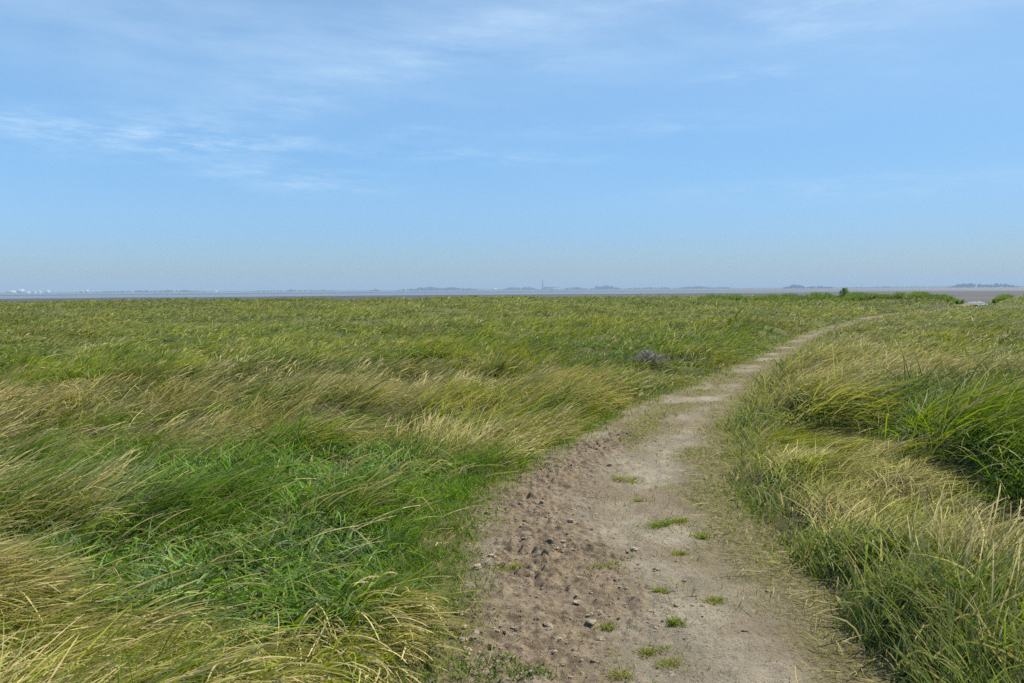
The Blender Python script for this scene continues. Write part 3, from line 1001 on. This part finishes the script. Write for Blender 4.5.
# the green fringe they stand in
n = 40000
pxs = rng.uniform(690, 1010, n)
x, y = [], []
d = ray(512, 290)
az = np.arctan((pxs - 512) / F)
rr = 98 + 9 * rng.random(n) - 8 * sst(.42, .56, az)
x = rr * np.sin(az); y = rr * np.cos(az)
dens = .75 * sst(.30, .65, fbm(az * 26, az * 0 + 2, 1, 97, 3) + .18) * sst(690, 790, pxs)
pd = pool_d(x, y)
k = (rng.random(n) < dens) & (pd > 2.9)
x, y, az = x[k], y[k], az[k]; n = len(x)
g = lerp(np.tile(np.array([.12, .20, .035]), (n, 1)), np.tile(np.array([.21, .26, .06]), (n, 1)), rng.random(n) * .6 + .4 * fbm(az * 40, az * 0, 1, 99, 3))
fb = Bag()
fb.add(strips(np.stack([x, y, terrain(x, y)], -1), rng.uniform(-3.1, 3.1, n), rng.uniform(0, .3, n), rng.uniform(.3, 1.2, n),
              rng.uniform(.45, .95, n) * (.35 + 1.2 * fbm(az * 60, az * 0 + 1, 1, 98, 3)), np.full(n, .07), rng.normal(0, .8, n), g, g, LEAF3))
tag(fb.build('green_reeds', M_BLADE), 'fresh green fringe of weeds along the right marsh edge', 'reeds', kind='stuff')


# ------------------------------------------------------------------ the far shore
SHORE = 6200.0
FZ = -1.2


def box(x0, x1, y0, y1, z0, z1):
    v = np.array([[x0, y0, z0], [x1, y0, z0], [x1, y1, z0], [x0, y1, z0], [x0, y0, z1], [x1, y0, z1], [x1, y1, z1], [x0, y1, z1]], float)
    f = np.array([[3, 2, 1, 0], [4, 5, 6, 7], [0, 1, 5, 4], [1, 2, 6, 5], [2, 3, 7, 6], [3, 0, 4, 7]])
    return v, f


def join(*parts):
    vs, fs, n = [], [], 0
    for v, f in parts:
        vs.append(v); fs.append(f + n); n += len(v)
    return np.concatenate(vs), np.concatenate(fs)


def gable(x0, x1, y0, y1, z0, z1, over=.6):
    x0 -= over; x1 += over; y0 -= over; y1 += over; ym = (y0 + y1) / 2
    v = np.array([[x0, y0, z0], [x1, y0, z0], [x1, y1, z0], [x0, y1, z0], [x0, ym, z1], [x1, ym, z1], [x0, ym, z1], [x1, ym, z1]], float)
    f = np.array([[0, 1, 5, 4], [2, 3, 4, 5], [3, 0, 4, 6], [1, 2, 5, 7], [3, 2, 1, 0]])
    return v, f


def lathe(prof, n=14):
    v = []
    for rr_, z in prof:
        for j in range(n):
            a = 2 * math.pi * j / n
            v.append([rr_ * math.cos(a), rr_ * math.sin(a), z])
    return np.array(v), grid_faces(len(prof), n, True)


n = 260
az = np.linspace(-.95, .95, n)
k = np.array([0, .02, .05, .3, .6, 1.0])
r0 = SHORE - 120 + 300 * azn(az, 8, 33)
Rr = r0[:, None] + (8900 - r0)[:, None] * k
Z = np.array([-2.6, -1.6, FZ, 1.0, 3, 5])[None] + np.zeros((n, 1))
Z[:, 3:] += (7 * np.clip(azn(az, 14, 34) + .2, 0, 1))[:, None] * np.array([.5, 1, 1.5])
o = link('far_shore', np.stack([Rr * np.sin(az)[:, None], Rr * np.cos(az)[:, None], Z], -1).reshape(-1, 3), grid_faces(n, 6),
         plain('far_fields', (.07, .085, .035), .9, .1, .35, .004))
tag(o, 'low far shore of fields across the estuary', 'shore', kind='structure')

M_WOOD = plain('far_foliage', (.035, .055, .022), .9, .1, .4, .15)


def far_wood(px0, px1, dist, hmax, label, seed, dens=1.0, name='distant_wood', zbase=None):
    """a far wood: hundreds of crown clumps of leaf faces"""
    g = np.random.default_rng(seed)
    ctr = at_dist((px0 + px1) / 2, dist)
    wid = (px1 - px0) / F * dist
    n = int(max(40, wid / 5 * dens))
    u = g.uniform(-.5, .5, n); v = g.uniform(0, 60, n)
    env = np.clip((1 - (2 * np.abs(u)) ** 2.4), 0, 1) ** .7 * (.45 + 1.1 * fbm(u * wid / 60 + seed, u * 0, 1, seed, 3)) * hmax
    env = np.maximum(env, hmax * .18)
    a0 = math.atan2(ctr[0], ctr[1])
    vs, fs, m = [], [], 0
    for i in range(n):
        for q in range(3):
            rv, rf = rocks[int(g.integers(9))]
            s = env[i] * g.uniform(.22, .36) + 1.0
            zc = env[i] * (.25 + .28 * q) * g.uniform(.85, 1.1)
            off = g.normal(0, .25 * env[i], 2)
            lx, ly = u[i] * wid + off[0], v[i] + off[1]
            vv = rv * np.array([s * 1.25, s * 1.25, s])
            vv = vv + np.array([lx, ly, zc])
            vs.append(vv); fs.append(rf + m); m += len(rv)
        # trunk
        rv, rf = rocks[0]
        vs.append(rv * np.array([.8, .8, env[i] * .35]) + np.array([u[i] * wid, v[i], env[i] * .15])); fs.append(rf + m); m += len(rv)
    o = link(name, np.concatenate(vs), np.concatenate(fs), M_WOOD, smooth=False)
    o.location = (ctr[0], ctr[1], FZ if zbase is None else zbase); o.rotation_euler = (0, 0, -a0)
    tag(o, label, 'wood', 'woods on the far shore', 'stuff')


far_wood(100, 200, 6400, 15, 'thin wood on the far shore right of the white works', 1, .6)
far_wood(395, 484, 6350, 21, 'long dark wood on the far shore left of the tower', 2)
far_wood(500, 541, 6500, 18, 'ragged wood on the far shore just left of the tall tower', 3)
far_wood(562, 588, 6400, 16, 'low wood on the far shore right of the long shed', 4)
far_wood(590, 622, 6300, 28, 'rounded wood standing highest right of the long shed', 5)
far_wood(622, 690, 6800, 13, 'faint low line of trees right of the rounded wood', 6, .6)
far_wood(676, 732, 6700, 16, 'faint long wood between the rounded wood and the twin clumps', 7)
far_wood(783, 805, 5300, 19, 'dark rounded clump, left one of a pair on the horizon', 8)
far_wood(806, 832, 5400, 15, 'lower flatter clump, right one of a pair on the horizon', 9)
far_wood(832, 958, 6500, 8, 'thin faint tree line below the sky towards the right', 10, .5)
far_wood(956, 1010, 5200, 17, 'dark long flat topped wood at the far right of the horizon', 11, 1.0)
far_wood(250, 340, 6600, 12, 'thin broken tree line on the far shore left of the pale ship', 12, .5)


def place(root, px, dist):
    x, y = at_dist(px, dist)
    root.location = (x, y, FZ); root.rotation_euler = (0, 0, -math.atan2(x, y))


M_BRICK = plain('tower_brick', (.20, .095, .065), .85, .2, .2, .08)
M_WHITE = plain('white_cladding', (.62, .63, .63), .6, .3, .06, .05)
M_PALE = plain('pale_cladding', (.52, .50, .47), .6, .3, .1, .05)
M_GREY = plain('grey_roof', (.12, .125, .13), .6, .3, .15, .05)
M_PINK = plain('pink_hull', (.62, .33, .30), .6, .3, .1, .05)
M_DARK = plain('dark_hull', (.05, .055, .07), .6, .3, .1, .05)
M_GLASS = plain('dark_glazing', (.03, .035, .04), .2, .5, .1, .3)

t = empty('brick_tower', (0, 0, 0)); place(t, 542.6, 6300)
tag(t, 'tall slender tower rising alone above the far shore', 'tower')
link('base', *box(-8, 8, -8, 8, -2, 16), M_BRICK, t)
link('shaft', *join(box(-4.6, 4.6, -4.6, 4.6, 16, 66), box(-5.4, 5.4, -5.4, 5.4, 62, 65.5)), M_BRICK, t)
link('gallery', *box(-6.2, 6.2, -6.2, 6.2, 66, 68), M_PALE, t)
link('lantern', *lathe([(2.6, 68), (2.6, 80), (2.9, 80.2), (1.9, 85), (.4, 90), (.15, 95)]), M_BRICK, t)


def shed(px, dist, w, h, rh, label, wall=M_WHITE, roof=M_GREY, depth=24, name='shed', group=None, bays=4):
    t = empty(name, (0, 0, 0)); place(t, px, dist)
    tag(t, label, 'building', group)
    link('wall', *box(-w / 2, w / 2, -depth / 2, depth / 2, -3, h), wall, t)
    link('roof', *gable(-w / 2, w / 2, -depth / 2, depth / 2, h, h + rh), roof, t)
    link('door', *box(-w * .06, w * .06, -depth / 2 - .2, -depth / 2 + .2, 0, h * .7), M_DARK, t)
    for i in range(bays):
        x0 = -w / 2 + w * (i + .5) / bays
        if abs(x0) < w * .12: continue
        link('window', *box(x0 - w * .05, x0 + w * .05, -depth / 2 - .15, -depth / 2 + .15, h * .55, h * .8), M_GLASS, t)


shed(551.5, 6180, 122, 15, 9, 'long pale shed with dark roof at the foot of the tower', M_WHITE, M_DARK, 40, 'long_shed')
shed(494, 6250, 40, 10, 6, 'bright white building in front of the wood left of the tower', M_WHITE, M_WHITE, 24, 'white_building')
G = 'white works buildings on the far left shore'
shed(20.5, 6100, 40, 22, 6, 'tallest bright white building at the far left of the shore', M_WHITE, M_WHITE, 30, 'works_building', G)
shed(11, 6150, 55, 14, 4, 'long white building left of the tallest white building', M_WHITE, M_PALE, 30, 'works_building', G)
shed(26.5, 6060, 45, 8, 3, 'low white building at the right foot of the tallest one', M_WHITE, M_PALE, 20, 'works_building', G)
shed(47.5, 6150, 28, 13, 5, 'pale block standing alone right of the storage tanks', M_WHITE, M_WHITE, 20, 'works_building', G)
shed(82, 6200, 30, 15, 4, 'pale tall block farthest right among the white works', M_PALE, M_PALE, 20, 'works_building', G)
shed(86.5, 6200, 26, 18, 4, 'white narrow block beside the pale tall block', M_WHITE, M_PALE, 20, 'works_building', G)
shed(215, 6300, 34, 7, 4, 'small lone white building on the shore between thin tree lines', M_WHITE, M_WHITE, 20, 'white_building')


def tank(px, dist, r, h, label):
    t = empty('storage_tank', (0, 0, 0)); place(t, px, dist)
    tag(t, label, 'tank', 'storage tanks on the far left shore')
    link('shell', *lathe([(r, -3), (r, h)], 20), M_WHITE, t)
    link('roof', *lathe([(r + .2, h), (r + .2, h + .5), (r * .5, h + 2), (.05, h + 2.6)], 20), M_PALE, t)


tank(34, 6150, 15, 14, 'white round storage tank nearest the tall white building')
tank(38.8, 6160, 14, 15, 'white round storage tank right of its neighbour')

# a pale pink ship lying off the shore
t = empty('ship', (0, 0, 0)); place(t, 374.5, 5600); t.location.z = -2.3
tag(t, 'small pale pink ship lying low before the far shore', 'ship')
hv = []
for z, w, e in ((-.5, 6.5, 34), (6, 8, 38)):
    hv += [[-e, -w, z], [e * .7, -w, z], [e, 0, z], [e * .7, w, z], [-e, w, z]]
hf = np.array([[0, 1, 6, 5], [1, 2, 7, 6], [2, 3, 8, 7], [3, 4, 9, 8], [4, 0, 5, 9], [5, 6, 7, 8], [5, 8, 9, 9]])
hv = np.array(hv, float); hf2 = np.concatenate([np.array([[a, b, c] for a, b, c, d in hf[:5]] + [[a, c, d] for a, b, c, d in hf[:5]]), [[5, 6, 7], [5, 7, 8], [5, 8, 9]]])
link('hull', hv, hf2, M_DARK, t, smooth=False)
link('superstructure', *join(box(-4, 26, -6, 6, 6, 14), box(4, 20, -5, 5, 14, 19)), M_PINK, t)
link('bridge', *box(22, 34, -6.5, 6.5, 6, 17), M_WHITE, t)
link('mast', *lathe([(.6, 19), (.25, 36)], 8), M_WHITE, t)

# ------------------------------------------------------------------ haze over the estuary
hz, nt, out = mat('sea_haze')
pv_ = nd(nt, 'ShaderNodeVolumePrincipled')
pv_.inputs['Color'].default_value = (.455, .632, .842, 1); pv_.inputs['Density'].default_value = 1.6e-4
pv_.inputs['Anisotropy'].default_value = .0
nt.links.new(pv_.outputs[0], out.inputs['Volume'])
v, f = box(-9300, 9300, -9300, 9300, -3.6, 104)
o = link('haze', v, f, hz, smooth=False)
tag(o, 'thin blue sea haze lying over the whole marsh and estuary', 'haze', kind='stuff')

# ------------------------------------------------------------------ sky and sun
SUN_EL, SUN_AZ = R(53), R(64)           # azimuth from straight ahead, clockwise: high on the right
sd = Vector((math.sin(SUN_AZ) * math.cos(SUN_EL), math.cos(SUN_AZ) * math.cos(SUN_EL), math.sin(SUN_EL)))
sun_d = bpy.data.lights.new('sun', 'SUN'); sun_d.energy = 4.8; sun_d.angle = R(.53); sun_d.color = (1, .93, .80)
sun = bpy.data.objects.new('sun', sun_d); COL.objects.link(sun)
sun.rotation_euler = (-sd).to_track_quat('-Z', 'Y').to_euler()

W = bpy.data.worlds.new('World'); S.world = W; W.use_nodes = True
nt = W.node_tree; nt.nodes.clear()
out = nt.nodes.new('ShaderNodeOutputWorld'); bg = nt.nodes.new('ShaderNodeBackground')
bg.inputs['Strength'].default_value = .10
sky = nt.nodes.new('ShaderNodeTexSky'); sky.sky_type = 'NISHITA'; sky.sun_disc = False
sky.sun_elevation = SUN_EL; sky.sun_rotation = SUN_AZ
sky.air_density = 1.0; sky.dust_density = .6; sky.ozone_density = 2.0; sky.altitude = 0
co = nt.nodes.new('ShaderNodeTexCoord')
sep = nt.nodes.new('ShaderNodeSeparateXYZ'); nt.links.new(co.outputs['Generated'], sep.inputs[0])


def mth(op, a, b=None, c=None):
    n = nt.nodes.new('ShaderNodeMath'); n.operation = op
    for i, v in enumerate((a, b, c)):
        if v is None: continue
        if isinstance(v, (int, float)): n.inputs[i].default_value = v
        else: nt.links.new(v, n.inputs[i])
    return n.outputs[0]


AZ = mth('ARCTAN2', sep.outputs['X'], sep.outputs['Y']); EL = mth('ARCSINE', sep.outputs['Z'])


def gs(px, py, sx, sy, amp, slope=0.0):
    """a soft patch of sky centred where the photo's column and row look"""
    a0, e0 = math.atan((px - 512) / F), math.atan((289.8 - py) / F)
    du = mth('SUBTRACT', AZ, a0)
    dv = mth('SUBTRACT', mth('SUBTRACT', EL, e0), mth('MULTIPLY', du, slope))
    q = mth('ADD', mth('POWER', mth('DIVIDE', du, sx / F), 2.0), mth('POWER', mth('DIVIDE', dv, sy / F), 2.0))
    return mth('MULTIPLY', mth('EXPONENT', mth('MULTIPLY', q, -.5)), amp)


cmb = nt.nodes.new('ShaderNodeCombineXYZ')
nt.links.new(mth('ADD', mth('MULTIPLY', AZ, 3.2), mth('MULTIPLY', EL, -3.0)), cmb.inputs[0])
nt.links.new(mth('ADD', mth('MULTIPLY', EL, 17.0), mth('MULTIPLY', AZ, 1.5)), cmb.inputs[1])
n1 = noise(nt, cmb.outputs[0], 1.5, 10, .60)
cmb2 = nt.nodes.new('ShaderNodeCombineXYZ')
nt.links.new(mth('MULTIPLY', AZ, 2.2), cmb2.inputs[0]); nt.links.new(mth('MULTIPLY', EL, 8.0), cmb2.inputs[1])
n2 = noise(nt, cmb2.outputs[0], 1.3, 6, .6)
def patches(lst):
    q = None
    for a in lst:
        g = gs(*a); q = g if q is None else mth('ADD', q, g)
    return q


veil = patches([(180, 50, 300, 26, .45, .02), (520, 30, 210, 24, .50, .20), (830, 28, 200, 34, .42, .05), (300, 112, 110, 14, .35, .1)])
wisp = patches([(150, 152, 75, 12, 1.25, .0), (255, 150, 45, 6, .7, .05), (300, 183, 60, 9, .9, -.05), (470, 158, 80, 5, .8, -.03), (430, 139, 22, 6, .8, 0),
                (20, 147, 50, 6, .8, 0), (880, 199, 120, 7, .55, 0), (620, 132, 90, 7, .45, 0), (745, 88, 30, 5, .7, 0), (560, 68, 20, 5, .7, 0),
                (270, 117, 60, 9, .35, .1), (440, 60, 120, 14, .5, .25), (790, 40, 60, 16, .45, -.3), (920, 30, 70, 10, .5, .1)])
cmb3 = nt.nodes.new('ShaderNodeCombineXYZ')
nt.links.new(mth('ADD', mth('MULTIPLY', AZ, 9.0), mth('MULTIPLY', EL, -14.0)), cmb3.inputs[0])
nt.links.new(mth('ADD', mth('MULTIPLY', EL, 46.0), mth('MULTIPLY', AZ, 3.0)), cmb3.inputs[1])
n3 = noise(nt, cmb3.outputs[0], 1.3, 8, .66)
cl = mth('ADD', mth('MULTIPLY', veil, mth('MULTIPLY', ramp(nt, n1, .22, .85), .78)), mth('MULTIPLY', wisp, mth('MULTIPLY', ramp(nt, n3, .36, .78), .78)))
cl = mth('ADD', cl, mth('MULTIPLY', ramp(nt, n2, .42, .75), mth('MULTIPLY', ramp(nt, EL, .03, .34), .22)))
cl = mth('MINIMUM', mth('MULTIPLY', cl, .62), .8)
gr_ = nt.nodes.new('ShaderNodeValToRGB'); cr_ = gr_.color_ramp
nt.links.new(mth('MULTIPLY', EL, 2.5), gr_.inputs['Fac'])
GAINS = [(.0123, (.54, .67, .90)), (.0625, (.53, .715, 1.03)), (.11, (.60, .80, 1.04)), (.162, (.65, .87, 1.06)), (.257, (.85, 1.03, 1.12)), (.345, (1.03, 1.12, 1.14))]
while len(cr_.elements) < len(GAINS): cr_.elements.new(.5)
for e_, (p_, g_) in zip(cr_.elements, GAINS):
    e_.position = p_ * 2.5; e_.color = [v_ * k_ / 1.25 for v_, k_ in zip(g_, (.875, .915, .925))] + [1]
gz = mth('SUBTRACT', 1.25, mth('MULTIPLY', mth('MAXIMUM', mth('MINIMUM', AZ, .8), -.8), .36))
gv = nt.nodes.new('ShaderNodeVectorMath'); gv.operation = 'SCALE'
nt.links.new(gr_.outputs['Color'], gv.inputs[0]); nt.links.new(gz, gv.inputs['Scale'])
skc = mix(nt, 1.0, sky.outputs[0], gv.outputs[0], 'MULTIPLY')
skc = mix(nt, cl, skc, (5.1, 6.5, 7.8))
nt.links.new(skc, bg.inputs['Color']); nt.links.new(bg.outputs[0], out.inputs['Surface'])

# ------------------------------------------------------------------ render settings
S.view_settings.view_transform = 'Standard'; S.view_settings.look = 'None'
S.view_settings.exposure = 0.55; S.view_settings.gamma = 1.0; S.view_settings.use_curve_mapping = False
S.render.engine = 'CYCLES'
cy = S.cycles
cy.max_bounces = 6; cy.diffuse_bounces = 3; cy.glossy_bounces = 2; cy.transmission_bounces = 4; cy.volume_bounces = 1
cy.use_denoising = False; cy.denoiser = 'OPENIMAGEDENOISE'
cy.caustics_reflective = False; cy.caustics_refractive = False
